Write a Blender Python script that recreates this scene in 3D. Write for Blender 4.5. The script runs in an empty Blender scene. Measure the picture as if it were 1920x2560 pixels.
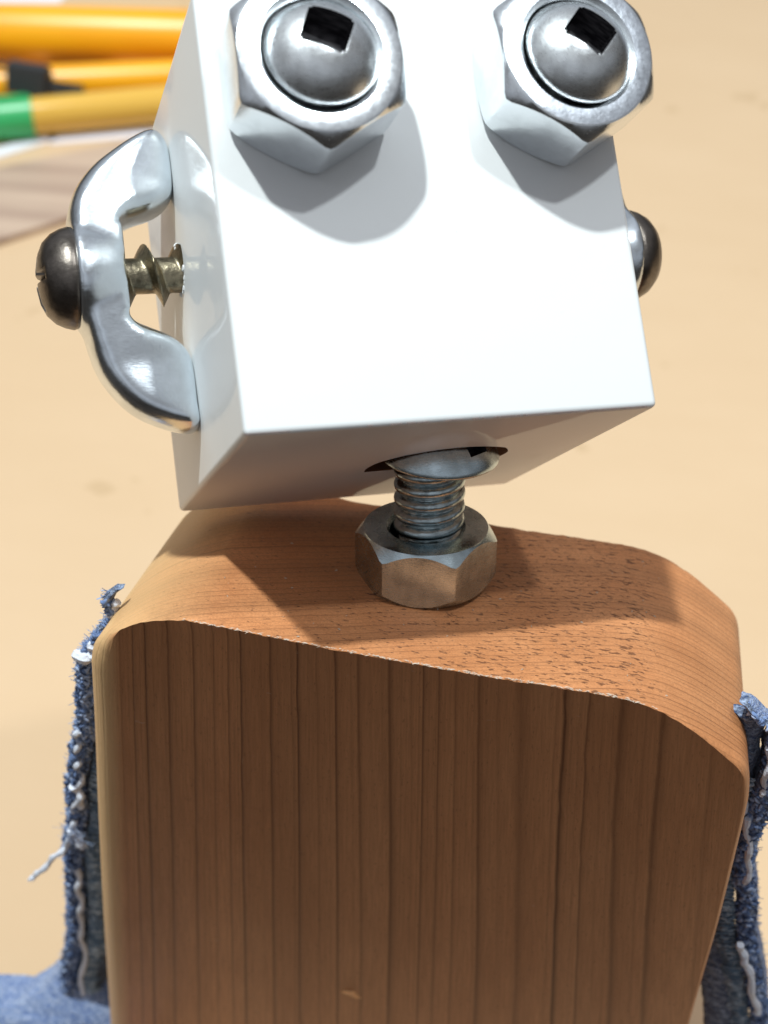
import bpy, bmesh, math, random
from mathutils import Matrix, Vector, noise
random.seed(7)
C = bpy.context.scene.collection
sc = bpy.context.scene
# ------------------------------------------------------------------ units: 1 = 1 cm
# The figure is modelled in its own upright frame and leans back 15 degrees on the table.
G = Matrix.Rotation(math.radians(-15), 4, 'X')
TABLE = -15.5
# ------------------------------------------------------------------ camera
Rm = Matrix(((0.9826396, -0.1819996 * -1, 0), (0, 0, 0), (0, 0, 0)))
cx = Vector((0.9826396, 0.1819996, 0.03599401))
cy = Vector((0.11192417, -0.42681762, -0.89738492))
cz = Vector((-0.14796082, 0.88583456, -0.43977805))
cam = bpy.data.cameras.new('camera')
co = bpy.data.objects.new('camera', cam); C.objects.link(co)
M = Matrix.Identity(4)
for i in range(3):
    M[i][0] = cx[i]; M[i][1] = -cy[i]; M[i][2] = -cz[i]
M[0][3], M[1][3], M[2][3] = 2.17142734, -15.74592933, 9.93507765
co.matrix_world = G @ M
cam.sensor_fit = 'VERTICAL'; cam.sensor_height = 36; cam.sensor_width = 27
cam.lens = 3567.68 / 2560 * 36
cam.clip_start = 0.5; cam.clip_end = 5000
cam.dof.use_dof = True; cam.dof.focus_distance = 19.3; cam.dof.aperture_fstop = 0.225
sc.camera = co
# ------------------------------------------------------------------ view
sc.view_settings.view_transform = 'Standard'; sc.view_settings.look = 'None'
sc.view_settings.exposure = 0; sc.view_settings.gamma = 1
# ------------------------------------------------------------------ room light (soft, uneven indoor surroundings)
w = bpy.data.worlds.new('World'); sc.world = w; w.use_nodes = True
nt = w.node_tree; nt.nodes.clear()
N = nt.nodes.new; L = nt.links.new
tc = N('ShaderNodeTexCoord'); mp = N('ShaderNodeMapping'); mp.inputs['Scale'].default_value = (1, 1, 1.3)
nz = N('ShaderNodeTexNoise'); nz.inputs['Scale'].default_value = 1.7; nz.inputs['Detail'].default_value = 2
rp = N('ShaderNodeValToRGB')
rp.color_ramp.elements[0].position = .38; rp.color_ramp.elements[0].color = (.48, .48, .49, 1)
rp.color_ramp.elements[1].position = .56; rp.color_ramp.elements[1].color = (.95, 1.0, 1.08, 1)
bg = N('ShaderNodeBackground'); bg.inputs[1].default_value = 0.42
# walls and floor are darker than the pale ceiling
sep = N('ShaderNodeSeparateXYZ'); L(tc.outputs['Generated'], sep.inputs[0])
rz = N('ShaderNodeValToRGB'); e = rz.color_ramp.elements
e[0].position = 0; e[0].color = (.12, .095, .075, 1); e[1].position = 1; e[1].color = (1.5, 1.5, 1.52, 1)
x_ = e.new(.50); x_.color = (.15, .135, .12, 1); x_ = e.new(.56); x_.color = (.34, .33, .32, 1); x_ = e.new(.70); x_.color = (.95, .96, .98, 1)
mz = N('ShaderNodeMath'); mz.operation = 'MULTIPLY_ADD'; mz.inputs[1].default_value = .5; mz.inputs[2].default_value = .5
L(sep.outputs[2], mz.inputs[0]); L(mz.outputs[0], rz.inputs[0])
mx = N('ShaderNodeMix'); mx.data_type = 'RGBA'; mx.blend_type = 'MULTIPLY'; mx.inputs[0].default_value = 1
ow = N('ShaderNodeOutputWorld')
L(tc.outputs['Generated'], mp.inputs[0]); L(mp.outputs[0], nz.inputs[0]); L(nz.outputs[0], rp.inputs[0])
L(rp.outputs[0], mx.inputs[6]); L(rz.outputs[0], mx.inputs[7]); L(mx.outputs[2], bg.inputs[0]); L(bg.outputs[0], ow.inputs[0])
# ------------------------------------------------------------------ two ceiling lamps
def lamp(name, d, dist, size, power, col):
    l = bpy.data.lights.new(name, 'AREA'); l.shape = 'DISK'; l.size = size; l.energy = power; l.color = col
    o = bpy.data.objects.new(name, l); C.objects.link(o)
    v = (G.to_3x3() @ Vector(d)).normalized()
    o.location = G @ Vector((0, 1, 4)) + v * dist
    o.rotation_euler = v.to_track_quat('Z', 'Y').to_euler()
    return o
def power(e, dist): return e * math.pi * dist * dist * math.pi
lamp('ceiling_lamp', (-.19, -.29, .94), 300, 13, power(1.20, 300), (.91, 1, 1))
lamp('work_lamp', (.372, -.290, .875), 60, 3.2, power(.335, 60), (.93, 1, 1.03))

# ================================================================== helpers
def link(name, me, mat=None, parent=None, mtx=None, **kw):
    o = bpy.data.objects.new(name, me); C.objects.link(o)
    if mat and not me.materials: me.materials.append(mat)
    if parent: o.parent = parent
    if mtx is not None: o.matrix_basis = mtx
    for k, v in kw.items(): o[k] = v
    return o
def finish(bm, name, smooth=True, angle=35):
    bmesh.ops.recalc_face_normals(bm, faces=bm.faces)
    me = bpy.data.meshes.new(name); bm.to_mesh(me); bm.free()
    if smooth:
        me.polygons.foreach_set('use_smooth', [True] * len(me.polygons))
        me.set_sharp_from_angle(angle=math.radians(angle))
    return me
def applied(me, mods, name, mats=None):
    o = bpy.data.objects.new('tmp', me); C.objects.link(o); tmp = [o]
    for kind, props in mods:
        m = o.modifiers.new('m', kind)
        for k, v in props.items():
            if k == 'object' and not isinstance(v, bpy.types.Object):
                c = bpy.data.objects.new('cut', v); C.objects.link(c); tmp.append(c); v = c
            setattr(m, k, v)
    dg = bpy.context.evaluated_depsgraph_get(); dg.update()
    r = bpy.data.meshes.new_from_object(o.evaluated_get(dg), depsgraph=dg); r.name = name
    for t in tmp: bpy.data.objects.remove(t)
    return r
def smooth(me, angle=35):
    me.polygons.foreach_set('use_smooth', [True] * len(me.polygons))
    me.set_sharp_from_angle(angle=math.radians(angle)); return me
def grid(bm, rows, closed=True, cap=True):
    vs = [[bm.verts.new(p) for p in r] for r in rows]
    n = len(rows[0])
    for a, b in zip(vs, vs[1:]):
        for i in range(n if closed else n - 1):
            bm.faces.new((a[i], a[(i + 1) % n], b[(i + 1) % n], b[i]))
    if cap:
        bm.faces.new(vs[0][::-1]); bm.faces.new(vs[-1])
    return vs
def lathe(bm, prof, n=64, cap=False):
    """profile of (r, z) round the z axis; r=0 ends become poles"""
    rows = []
    for r, z in prof:
        if r < 1e-6: rows.append(bm.verts.new((0, 0, z)))
        else: rows.append([bm.verts.new((r * math.cos(2 * math.pi * i / n), r * math.sin(2 * math.pi * i / n), z)) for i in range(n)])
    for a, b in zip(rows, rows[1:]):
        for i in range(n):
            j = (i + 1) % n
            if isinstance(a, list) and isinstance(b, list): bm.faces.new((a[i], a[j], b[j], b[i]))
            elif isinstance(a, list): bm.faces.new((a[i], a[j], b))
            elif isinstance(b, list): bm.faces.new((a, b[j], b[i]))
def tube(bm, pts, rad, n=8):
    rows = []; pts = [Vector(p) for p in pts]
    up = Vector((.3, .5, .81))
    for i, p in enumerate(pts):
        t = (pts[min(i + 1, len(pts) - 1)] - pts[max(i - 1, 0)]).normalized()
        a = t.cross(up).normalized(); b = t.cross(a)
        r = rad(i / (len(pts) - 1)) if callable(rad) else rad
        rows.append([p + (a * math.cos(2 * math.pi * k / n) + b * math.sin(2 * math.pi * k / n)) * r for k in range(n)])
    grid(bm, rows)
def spline(P, n):
    """Catmull-Rom through the points"""
    P = [Vector(p) for p in P]; out = []
    Q = [2 * P[0] - P[1]] + P + [2 * P[-1] - P[-2]]
    for i in range(1, len(Q) - 2):
        for k in range(n):
            t = k / n; a, b, c, d = Q[i - 1:i + 3]
            out.append(.5 * ((2 * b) + (c - a) * t + (2 * a - 5 * b + 4 * c - d) * t * t + (3 * b - a - 3 * c + d) * t ** 3))
    out.append(P[-1]); return out
def lerp_tab(tab, z):
    """tab = [(z, v)...] with falling z"""
    if z >= tab[0][0]: return tab[0][1]
    for (a, va), (b, vb) in zip(tab, tab[1:]):
        if z >= b: return va + (vb - va) * (a - z) / (a - b)
    return tab[-1][1]

# ================================================================== materials
def mat(name, col, rough=.5, metal=0, **kw):
    m = bpy.data.materials.new(name); m.use_nodes = True
    b = m.node_tree.nodes['Principled BSDF']
    b.inputs['Base Color'].default_value = (*col, 1); b.inputs['Roughness'].default_value = rough
    b.inputs['Metallic'].default_value = metal
    for k, v in kw.items(): b.inputs[k.replace('_', ' ')].default_value = v
    return m
class NB:
    def __init__(s, m): s.t = m.node_tree; s.b = s.t.nodes['Principled BSDF']; s.tc = s.t.nodes.new('ShaderNodeTexCoord')
    def n(s, kind, ins=None, **kw):
        x = s.t.nodes.new('ShaderNode' + kind)
        for k, v in kw.items(): setattr(x, k, v)
        for k, v in (ins or {}).items(): s.set(x, k, v)
        return x
    def set(s, x, k, v):
        if isinstance(v, bpy.types.NodeSocket): s.t.links.new(v, x.inputs[k])
        else: x.inputs[k].default_value = v
    def math(s, op, a, b=0., c=0., clamp=False):
        x = s.n('Math', {0: a, 1: b, 2: c}, operation=op); x.use_clamp = clamp; return x.outputs[0]
    def map(s, scale=(1, 1, 1), loc=(0, 0, 0), rot=(0, 0, 0), src='Object'):
        return s.n('Mapping', {'Vector': s.tc.outputs[src], 'Scale': scale, 'Location': loc, 'Rotation': rot}).outputs[0]
    def noise(s, vec, scale, detail=2, rough=.5, dist=0):
        return s.n('TexNoise', {'Vector': vec, 'Scale': scale, 'Detail': detail, 'Roughness': rough, 'Distortion': dist}).outputs[0]
    def ramp(s, fac, stops, interp='LINEAR'):
        x = s.n('ValToRGB', {0: fac}); cr = x.color_ramp; cr.interpolation = interp
        while len(cr.elements) < len(stops): cr.elements.new(.5)
        for e, (p, c) in zip(cr.elements, stops):
            e.position = p; e.color = (*c, 1) if isinstance(c, tuple) else (c, c, c, 1)
        return x.outputs[0]
    def mix(s, f, a, b, bt='MIX'):
        x = s.n('Mix', {}, data_type='RGBA', blend_type=bt)
        s.set(x, 0, f); s.set(x, 6, a if isinstance(a, bpy.types.NodeSocket) else (*a, 1)); s.set(x, 7, b if isinstance(b, bpy.types.NodeSocket) else (*b, 1))
        return x.outputs[2]
    def bump(s, h, strength=.3, dist=.02):
        s.set(s.b, 'Normal', s.n('Bump', {'Height': h, 'Strength': strength, 'Distance': dist}).outputs[0])
    def base(s, c): s.set(s.b, 'Base Color', c)

def metal(name, col, rough, bump=.15, blot=.0, scale=3):
    m = mat(name, col, rough, 1); k = NB(m)
    n1 = k.noise(k.map(), scale, 4, .6); n2 = k.noise(k.map((1, 1, 6)), 14, 3, .7)
    k.set(k.b, 'Roughness', k.math('ADD', k.math('MULTIPLY', n2, rough * .8), rough * .55))
    if blot: k.base(k.mix(k.ramp(n1, [(.42, 0.), (.62, 1.)]), col, tuple(c * (1 - blot) for c in col)))
    k.bump(k.math('ADD', n1, k.math('MULTIPLY', n2, .15)), bump, .05)
    return m
ZINC = metal('zinc_plate', (.84, .88, .91), .25, .10, .10)
ZINC_FACE = metal('zinc_plate_duller', (.78, .83, .90), .34, .15, .2, 5)
STEEL = metal('plain_steel', (.60, .70, .74), .27, .12, .25)
DOME = metal('steel_button_head', (.84, .87, .88), .31, .12, .2)
THREAD = metal('zinc_thread', (.50, .58, .60), .24, .2, .4, 7)
CAST = metal('cast_zinc', (.80, .86, .91), .24, .16, .16, 1.8)
GUN = metal('gunmetal', (.185, .16, .14), .36, .25, .35, 3)
SCREW = metal('antique_screw', (.34, .29, .20), .34, .5, .5, 6)
DARK = mat('recess_shade', (.025, .02, .025), .6, .2)  # shade of deep sockets and slots put into the metal's colour
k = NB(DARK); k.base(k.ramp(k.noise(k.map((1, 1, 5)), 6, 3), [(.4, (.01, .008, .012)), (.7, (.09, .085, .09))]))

def paint_mat():
    m = mat('gloss_white_paint', (.80, .81, .81), .2); k = NB(m)
    m.node_tree.nodes['Principled BSDF'].inputs['Coat Weight'].default_value = .35
    k.b.inputs['Coat Roughness'].default_value = .03; k.b.inputs['Specular IOR Level'].default_value = .25
    n = k.noise(k.map(), .9, 3); n2 = k.noise(k.map(), 18, 4, .7)
    # small brown scuffs and dust
    sc_ = k.ramp(k.noise(k.map(), 7, 5, .75), [(.70, 0.), (.74, 1.)])
    k.base(k.mix(k.math('MULTIPLY', sc_, .35), (.80, .81, .81), (.36, .27, .22)))
    br = k.noise(k.map((2.5, 2.5, .25)), 3, 3, .6)
    scl = k.ramp(k.noise(k.map((1.2, 9, 9), rot=(.3, .9, .4)), 1.6, 3, .7), [(.70, 0.), (.72, 1.)])
    br = k.math('ADD', br, k.math('MULTIPLY', scl, .8))
    k.bump(k.math('ADD', k.math('ADD', n, k.math('MULTIPLY', br, .10)), k.math('MULTIPLY', n2, .05)), .16, .05)
    k.set(k.b, 'Roughness', k.math('ADD', .5, k.math('MULTIPLY', n2, .14)))
    return m
PAINT = paint_mat()
EDGE_WOOD = mat('chipped_edge', (.12, .08, .07), .8)
RAW = mat('raw_wood_in_hole', (.30, .14, .07), .8)

def wood():
    m = mat('oiled_cedar', (.3, .15, .07), .42); k = NB(m)
    P = k.tc.outputs['Object']
    sx = k.n('SeparateXYZ', {0: P})
    # the shear of the block follows the grain
    y = k.math('ADD', sx.outputs[1], k.math('MULTIPLY', sx.outputs[2], .325))
    # growth rings follow the slight taper of the block
    tp = k.math('ADD', 1., k.math('MULTIPLY', k.math('MAXIMUM', k.math('MULTIPLY', sx.outputs[2], -1.), 0.), .030))
    xe = k.math('ADD', k.math('DIVIDE', k.math('SUBTRACT', sx.outputs[0], .8), tp), .8)
    GV = k.n('CombineXYZ', {0: xe, 1: y, 2: sx.outputs[2]}).outputs[0]
    def gm(scale, rot=(0, 0, 0)): return k.n('Mapping', {'Vector': GV, 'Scale': scale, 'Rotation': rot}).outputs[0]
    warp = k.noise(gm((.4, .4, .05)), 1.0, 1, .45)
    warp2 = k.noise(gm((2.2, 2.2, .3)), 1.6, 2, .5)
    vx = k.math('SUBTRACT', xe, 8.7); vy = k.math('ADD', y, 22.)
    r = k.math('SQRT', k.math('ADD', k.math('MULTIPLY', vx, vx), k.math('MULTIPLY', vy, vy)))
    rv = k.n('CombineXYZ', {0: r, 1: 0., 2: 0.}).outputs[0]
    irr = k.noise(rv, 1.7, 2, .5)
    r = k.math('ADD', r, k.math('ADD', k.math('MULTIPLY', warp, .16), k.math('MULTIPLY', warp2, .008)))
    u = k.math('ADD', k.math('DIVIDE', r, .128), k.math('MULTIPLY', irr, 5.0))
    fr = k.math('FRACT', u)
    strength = k.math('ADD', .3, k.math('MULTIPLY', k.ramp(k.noise(rv, 4.5, 1), [(.35, 0.), (.62, 1.)]), .75))
    line = k.ramp(fr, [(0, 0.5), (.05, 0.0), (.40, .04), (.78, .16), (.90, .55), (.95, 1.), (1., .7)])
    nzc = k.n('SeparateXYZ', {0: k.tc.outputs['Normal']}).outputs[2]
    upf = k.ramp(nzc, [(.80, 0.), (.97, 1.)])
    fr3 = k.ramp(k.math('FRACT', k.math('MULTIPLY', k.math('ADD', u, k.math('MULTIPLY', k.noise(rv, 6, 1), 1.5)), 2.7)), [(.55, 0.), (.9, .28), (1., 0.)])
    line = k.math('MULTIPLY', k.math('MAXIMUM', line, fr3), k.math('MULTIPLY', strength, k.math('SUBTRACT', 1., k.math('MULTIPLY', upf, .3))))
    fib = k.noise(gm((9, 9, .35)), 3.2, 4, .65)
    mott = k.noise(gm((.9, .9, .2)), .9, 3, .6)
    c = k.ramp(mott, [(.3, (.60, .238, .093)), (.7, (.75, .328, .140))])
    band = k.ramp(k.noise(rv, 1.1, 3, .6), [(.35, 0.), (.65, 1.)])
    c = k.mix(k.math('MULTIPLY', band, .32), c, (.24, .105, .045))
    c = k.mix(line, c, (.16, .055, .02))
    c = k.mix(k.math('MULTIPLY', k.ramp(fib, [(.35, 0.), (.7, 1.)]), .4), c, (.27, .115, .048))
    grit = k.noise(gm((1, 1, .25)), 24, 2, .8)
    c = k.mix(k.ramp(grit, [(.30, .35), (.42, 0.)]), c, (.16, .065, .03))
    c = k.mix(k.ramp(grit, [(.66, 0.), (.74, .35)]), c, (.62, .36, .19))
    # paler sapwood along the left side
    sap = k.n('MapRange', {0: k.math('ADD', xe, k.math('MULTIPLY', warp, .3)), 1: -3.9, 2: -4.15, 3: 0., 4: .8}).outputs[0]
    sh_ = k.n('MapRange', {0: k.math('ADD', xe, k.math('MULTIPLY', warp, .8)), 1: -2.3, 2: -3.7, 3: 0., 4: .65}).outputs[0]
    upw = k.ramp(nzc, [(.30, 0.), (.55, 1.)])
    sap = k.math('MAXIMUM', sap, k.math('MULTIPLY', sh_, upw))
    c = k.mix(sap, c, (.80, .52, .25))
    # open end grain pores in the top
    nn = k.n('SeparateXYZ', {0: k.tc.outputs['Normal']}).outputs[2]
    up = k.ramp(nn, [(.88, 0.), (.97, 1.)])
    pv = k.map((3.4, 9.5, 4), rot=(0, 0, math.radians(-10)))
    pore = k.noise(pv, 2.1, 2, .6)
    zone = k.n('MapRange', {0: sx.outputs[0], 1: -3.2, 2: 1.2, 3: -.05, 4: .055}).outputs[0]
    rim = k.n('MapRange', {0: sx.outputs[0], 1: 3.0, 2: 3.5, 3: 0., 4: -.15}).outputs[0]
    pm = k.ramp(k.math('ADD', k.math('ADD', pore, zone), rim), [(.64, 0.), (.69, 1.)])
    pm = k.math('MULTIPLY', pm, up)
    c = k.mix(k.math('MULTIPLY', pm, .75), c, (.09, .032, .015))
    fine = k.noise(k.map((1, 2.4, 1)), 13, 3, .7)
    c = k.mix(k.math('MULTIPLY', k.math('MULTIPLY', k.ramp(fine, [(.5, 0.), (.7, 1.)]), up), .3), c, (.2, .08, .035))
    # pale scratches and dents
    scr = k.noise(k.map((1.6, 5, 5), rot=(0, math.radians(20), .3)), 1.7, 4, .72)
    c = k.mix(k.ramp(scr, [(.70, 0.), (.73, .5)]), c, (.55, .36, .24))
    k.base(c)
    h = k.math('ADD', k.math('MULTIPLY', fib, .35), k.math('MULTIPLY', line, -.35))
    h = k.math('ADD', h, k.math('MULTIPLY', pm, -1.3)); h = k.math('ADD', h, k.math('MULTIPLY', fine, .18))
    k.bump(k.math('ADD', h, k.math('MULTIPLY', grit, .25)), .55, .035)
    k.set(k.b, 'Roughness', k.math('ADD', .36, k.math('MULTIPLY', fib, .22)))
    k.b.inputs['Specular IOR Level'].default_value = .28
    return m
CEDAR = wood()
FUZZ = mat('pale_wood_fibre', (.50, .40, .31), .5)

def denim(name, dark, light, thr=(.44, .64), sc_=9):
    m = mat(name, dark, .9); k = NB(m)
    a = k.noise(k.map((1, 1, 1.4)), sc_, 3, .7); b = k.noise(k.map(), 2.2, 3, .6)
    f = k.ramp(k.math('ADD', a, k.math('MULTIPLY', k.math('SUBTRACT', b, .5), .35)), [(thr[0], 0.), (thr[1], 1.)])
    tw = k.noise(k.map((1, 1, 2.6), rot=(0, .6, 0)), sc_ * 1.9, 2, .8)
    k.base(k.mix(k.ramp(tw, [(.42, 0.), (.6, .55)]), k.mix(f, dark, light), tuple(c * .45 for c in dark))); k.bump(k.math('ADD', a, k.math('MULTIPLY', tw, .6)), 1.0, .09)
    k.b.inputs['Sheen Weight'].default_value = .25; k.b.inputs['Sheen Roughness'].default_value = .4
    return m
DENIM_D = denim('denim_cut_edge', (.045, .085, .20), (.42, .52, .72), (.42, .62))
DENIM_F = denim('denim_face', (.14, .24, .55), (.60, .70, .92), (.38, .64), 13)
PLY = denim('denim_inner_ply', (.02, .035, .07), (.16, .22, .33), (.46, .66))
LOOP = denim('indigo_thread', (.16, .25, .36), (.78, .88, .95), (.45, .7), 5)
YARN = mat('white_cotton', (.74, .77, .86), .9); k = NB(YARN); k.bump(k.noise(k.map(), 14, 3), .8, .04)
FIBRE = mat('blue_lint', (.34, .42, .60), .9)

def table_mat():
    m = mat('pale_brown_tabletop', (.74, .55, .32), .55); k = NB(m)
    a = k.noise(k.map((.35, .8, 1), rot=(0, 0, .22)), .35, 5, .65); b = k.noise(k.map(), .06, 2)
    c = k.ramp(a, [(.3, (.615, .432, .268)), (.7, (.64, .455, .288))])
    c = k.mix(k.ramp(b, [(.4, 0.), (.7, .5)]), c, (.60, .415, .25))
    sp = k.noise(k.map(), .62, 2, .4)
    c = k.mix(k.ramp(sp, [(.725, 0.), (.76, .4)]), c, (.45, .30, .16))
    k.base(c); k.bump(a, .1, .05); k.b.inputs['Specular IOR Level'].default_value = .25
    return m
TABLE_M = table_mat()

# ================================================================== tabletop
bm = bmesh.new()
rows = []
for (x0, y0, z) in ((-88, -2.8, TABLE - 3.2), (-88.4, -3.2, TABLE - 3), (-88.4, -3.2, TABLE - .3), (-88, -2.8, TABLE)):
    rows.append([(x0, y0, z), (-x0, y0, z), (-x0, 150 - y0 - 2.8, z), (x0, 150 - y0 - 2.8, z)])
grid(bm, rows)
link('tabletop', finish(bm, 'tabletop', False), TABLE_M, kind='structure')

# ================================================================== robot figure
robot = bpy.data.objects.new('robot_figure', None); C.objects.link(robot)
robot.matrix_world = G
robot['label'] = 'small robot figure with cedar block body, white cube head and hex nut eyes'
robot['category'] = 'robot figure'

# ---------------------------------------------------------------- torso
k11 = .325
prof = [(-6.833, -16.023), (-6.495, -13.724), (-6.192, -11.51), (-5.666, -7.7), (-5.215, -4.609), (-4.89, -2.486), (-4.708, -1.229), (-4.658, -0.913), (-4.548, -0.611), (-4.315, -0.332), (-4.004, -0.088), (-3.71, 0.08), (-3.45, 0.17), (-3.2, 0.22), (-3.0, 0.235), (-2.35, 0.18), (-1.35, 0.08), (-0.4, 0), (0.889, -0.088), (1.569, -0.111), (2.3, -0.144), (2.801, -0.188), (3.143, -0.277), (3.405, -0.399), (3.709, -0.588), (3.984, -0.801), (4.244, -1.026), (4.442, -1.229), (4.552, -1.478), (4.623, -1.911), (4.643, -2.37), (4.661, -3.655), (4.672, -5.092), (4.66, -6.443), (4.642, -8.082), (4.648, -10.969), (4.683, -16.023)]
PR = spline([(a, 0, b) for a, b in prof], 8)
nP = len(PR)
nrm = []
for i, p in enumerate(PR):
    t = (PR[min(i + 1, nP - 1)] - PR[max(i - 1, 0)]).normalized()
    nrm.append(Vector((-t.z, 0, t.x)))
DEPTH = 4.38
secs = [(0, 1), (.015, .78), (.04, .58), (.08, .38), (.13, .2), (.19, .07), (.27, 0)]
ys = [(y, f) for y, f in secs] + [(.27 + (DEPTH - .54) * i / 14, 0) for i in range(1, 15)] + [(DEPTH - y, f) for y, f in secs[::-1][1:]]
bm = bmesh.new(); rows = []
def bottom_z(y): return -11.1
for y, f in ys:
    row = []
    for i, p in enumerate(PR):
        side = min(1, max(0, (-.15 - p.z) / .9)) if p.x > 0 else min(1, max(0, (-.1 - p.z) / .5))
        e = f * (.015 + (.27 if p.x < 0 else .07) * side)
        q = p + Vector((0, 0, 0)) - nrm[i] * e
        yy = y - k11 * q.z
        zb = (TABLE + .2588 * y) / (.9659 + .2588 * k11)   # flat on the table once the figure leans back
        z = max(q.z, zb); yy = y - k11 * z
        if side < .9:
            j = noise.noise(Vector((q.x * 2.2, y * 1.1, 3.1))) * .012
            if y < .06 or y > DEPTH - .06: j += noise.noise(Vector((q.x * 9, y * 4, 1))) * .016 - (.012 if noise.noise(Vector((q.x * 3.3, 7, y))) > .35 else 0)
            z += j * (1 - side)
        row.append((q.x, yy, z))
    rows.append(row)
# closed loop: bottom edge joins first and last profile points
vs = [[bm.verts.new(p) for p in r] for r in rows]
for a, b in zip(vs, vs[1:]):
    for i in range(nP):
        j = (i + 1) % nP
        try: bm.faces.new((a[i], a[j], b[j], b[i]))
        except ValueError: pass
bm.faces.new(vs[0][::-1]); bm.faces.new(vs[-1])
bmesh.ops.triangulate(bm, faces=[f for f in bm.faces if len(f.verts) > 4])
tm = finish(bm, 'torso', True, 40)
for p in tm.polygons:
    if abs(p.normal.y) > .975: p.use_smooth = False
torso = link('torso', tm, CEDAR, robot)
torso['label'] = 'oiled cedar block with rounded shoulders'
# pale torn fibres along the sharp front edge of the top, and a chip in the front
bm = bmesh.new()
def ztop(x):
    for a, b in zip(PR, PR[1:]):
        if a.x <= x <= b.x and a.z > -1.2: return a.z + (b.z - a.z) * (x - a.x) / max(1e-6, b.x - a.x)
    return 0
for i in range(300):
    x = random.uniform(-3.1, 3.2) if random.random() < .8 else random.uniform(-.9, 1.6)
    z = ztop(x); l = random.uniform(.01, .05); a = random.gauss(0, .5)
    h = random.uniform(.003, .008)
    p = Vector((x, random.uniform(-.012, .02) - k11 * z, z + random.uniform(-.012, .012)))
    d = Vector((math.cos(a) * l, random.uniform(-.4, .4) * l, math.sin(a) * l * .35))
    v = [bm.verts.new(q) for q in (p - d, p + Vector((0, -h, 0)), p + d, p + Vector((0, h * .4, h)))]
    bm.faces.new((v[0], v[1], v[3])); bm.faces.new((v[1], v[2], v[3])); bm.faces.new((v[0], v[2], v[1])); bm.faces.new((v[0], v[3], v[2]))
link('torn_fibres', finish(bm, 'torn_fibres', False), FUZZ, torso, kind='stuff')
bm = bmesh.new(); rnd = random.Random(4)
for i in range(60):
    x = rnd.uniform(-3, 3.6); y = rnd.uniform(.1, 4.1); z = ztop(x) + .004; l = rnd.uniform(.008, .03); a = rnd.uniform(0, 6.3)
    d = Vector((math.cos(a), math.sin(a), .1)) * l; e_ = Vector((-math.sin(a), math.cos(a), 0)) * l * .35; p = Vector((x, y - k11 * z, z))
    v = [bm.verts.new(q) for q in (p - d, p + e_, p + d, p - e_, p + Vector((0, 0, l * .6)))]
    for i0 in range(4): bm.faces.new((v[i0], v[(i0 + 1) % 4], v[4]))
link('dust_crumbs', finish(bm, 'dust_crumbs', False), FUZZ, torso, kind='stuff')
CHIP = mat('fresh_wood_chip', (.95, .48, .20), .6)
bm = bmesh.new()
ring = [(-.13, .02), (-.06, .05), (.0, .045), (.05, .06), (.1, .0), (.14, -.04), (.07, -.06), (.0, -.03), (-.06, -.02)]
c0 = (-1.19, -8.855)
ring = [(a * 1.5, b * 2.3) for a, b in ring]
lo = [bm.verts.new((c0[0] + a, -k11 * (c0[1] + b) + .004, c0[1] + b)) for a, b in ring]
hi = [bm.verts.new((c0[0] + a * .6, -k11 * (c0[1] + b) - .018 - random.random() * .02, c0[1] + b * .6)) for a, b in ring]
for i in range(len(ring)): bm.faces.new((lo[i], lo[(i + 1) % len(ring)], hi[(i + 1) % len(ring)], hi[i]))
bm.faces.new(hi)
link('wood_chip', finish(bm, 'wood_chip', False), CHIP, torso)

# ---------------------------------------------------------------- head frame
A = Matrix(((0.8826, -0.39406, -0.25639), (0.46974, 0.71724, 0.51469), (-0.01893, -0.5747, 0.81814))).to_4x4()
HM = Matrix.Translation((-0.641, 2.079, 1.846)) @ A
HW, HD, HH = 5.327, 5.331, 5.518
NX, NY = -.09, 2.3                       # neck axis in the figure's frame
bm = bmesh.new()
bmesh.ops.create_cube(bm, size=1)
for v in bm.verts: v.co = Vector((v.co.x * HW, v.co.y * HD, (v.co.z + .5) * HH))
bmesh.ops.bevel(bm, geom=list(bm.edges), offset=.085, segments=4, profile=.55, affect='EDGES')
head_me = finish(bm, 'head', False)
# slot routed in the underside for the bolt's domed head
cb = bmesh.new(); lathe(cb, [(0, 1.6), (.85, 1.6), (.85, 1.99), (.80, 2.19), (.68, 2.36), (.5, 2.49), (.25, 2.58), (0, 2.62)], 64)
for v in cb.verts: v.co = HM.inverted() @ Vector(((v.co.x * (1.24 if v.co.x < 0 else 1.13) + NX + .0) if v.co.z < 2.25 else v.co.x * 1.05 + NX + .0, v.co.y * .98 + NY + .03, v.co.z))
cut = finish(cb, 'cut', False)
cut.materials.append(PAINT); cut.materials.append(RAW)
head_me.materials.append(PAINT); head_me.materials.append(RAW)
for p in cut.polygons: p.material_index = 1
h2 = applied(head_me, [('BOOLEAN', dict(operation='DIFFERENCE', object=cut, solver='EXACT'))], 'head')
head = link('head', smooth(h2, 30), None, robot, HM)
head['label'] = 'glossy white painted wooden cube tilted back'
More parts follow.
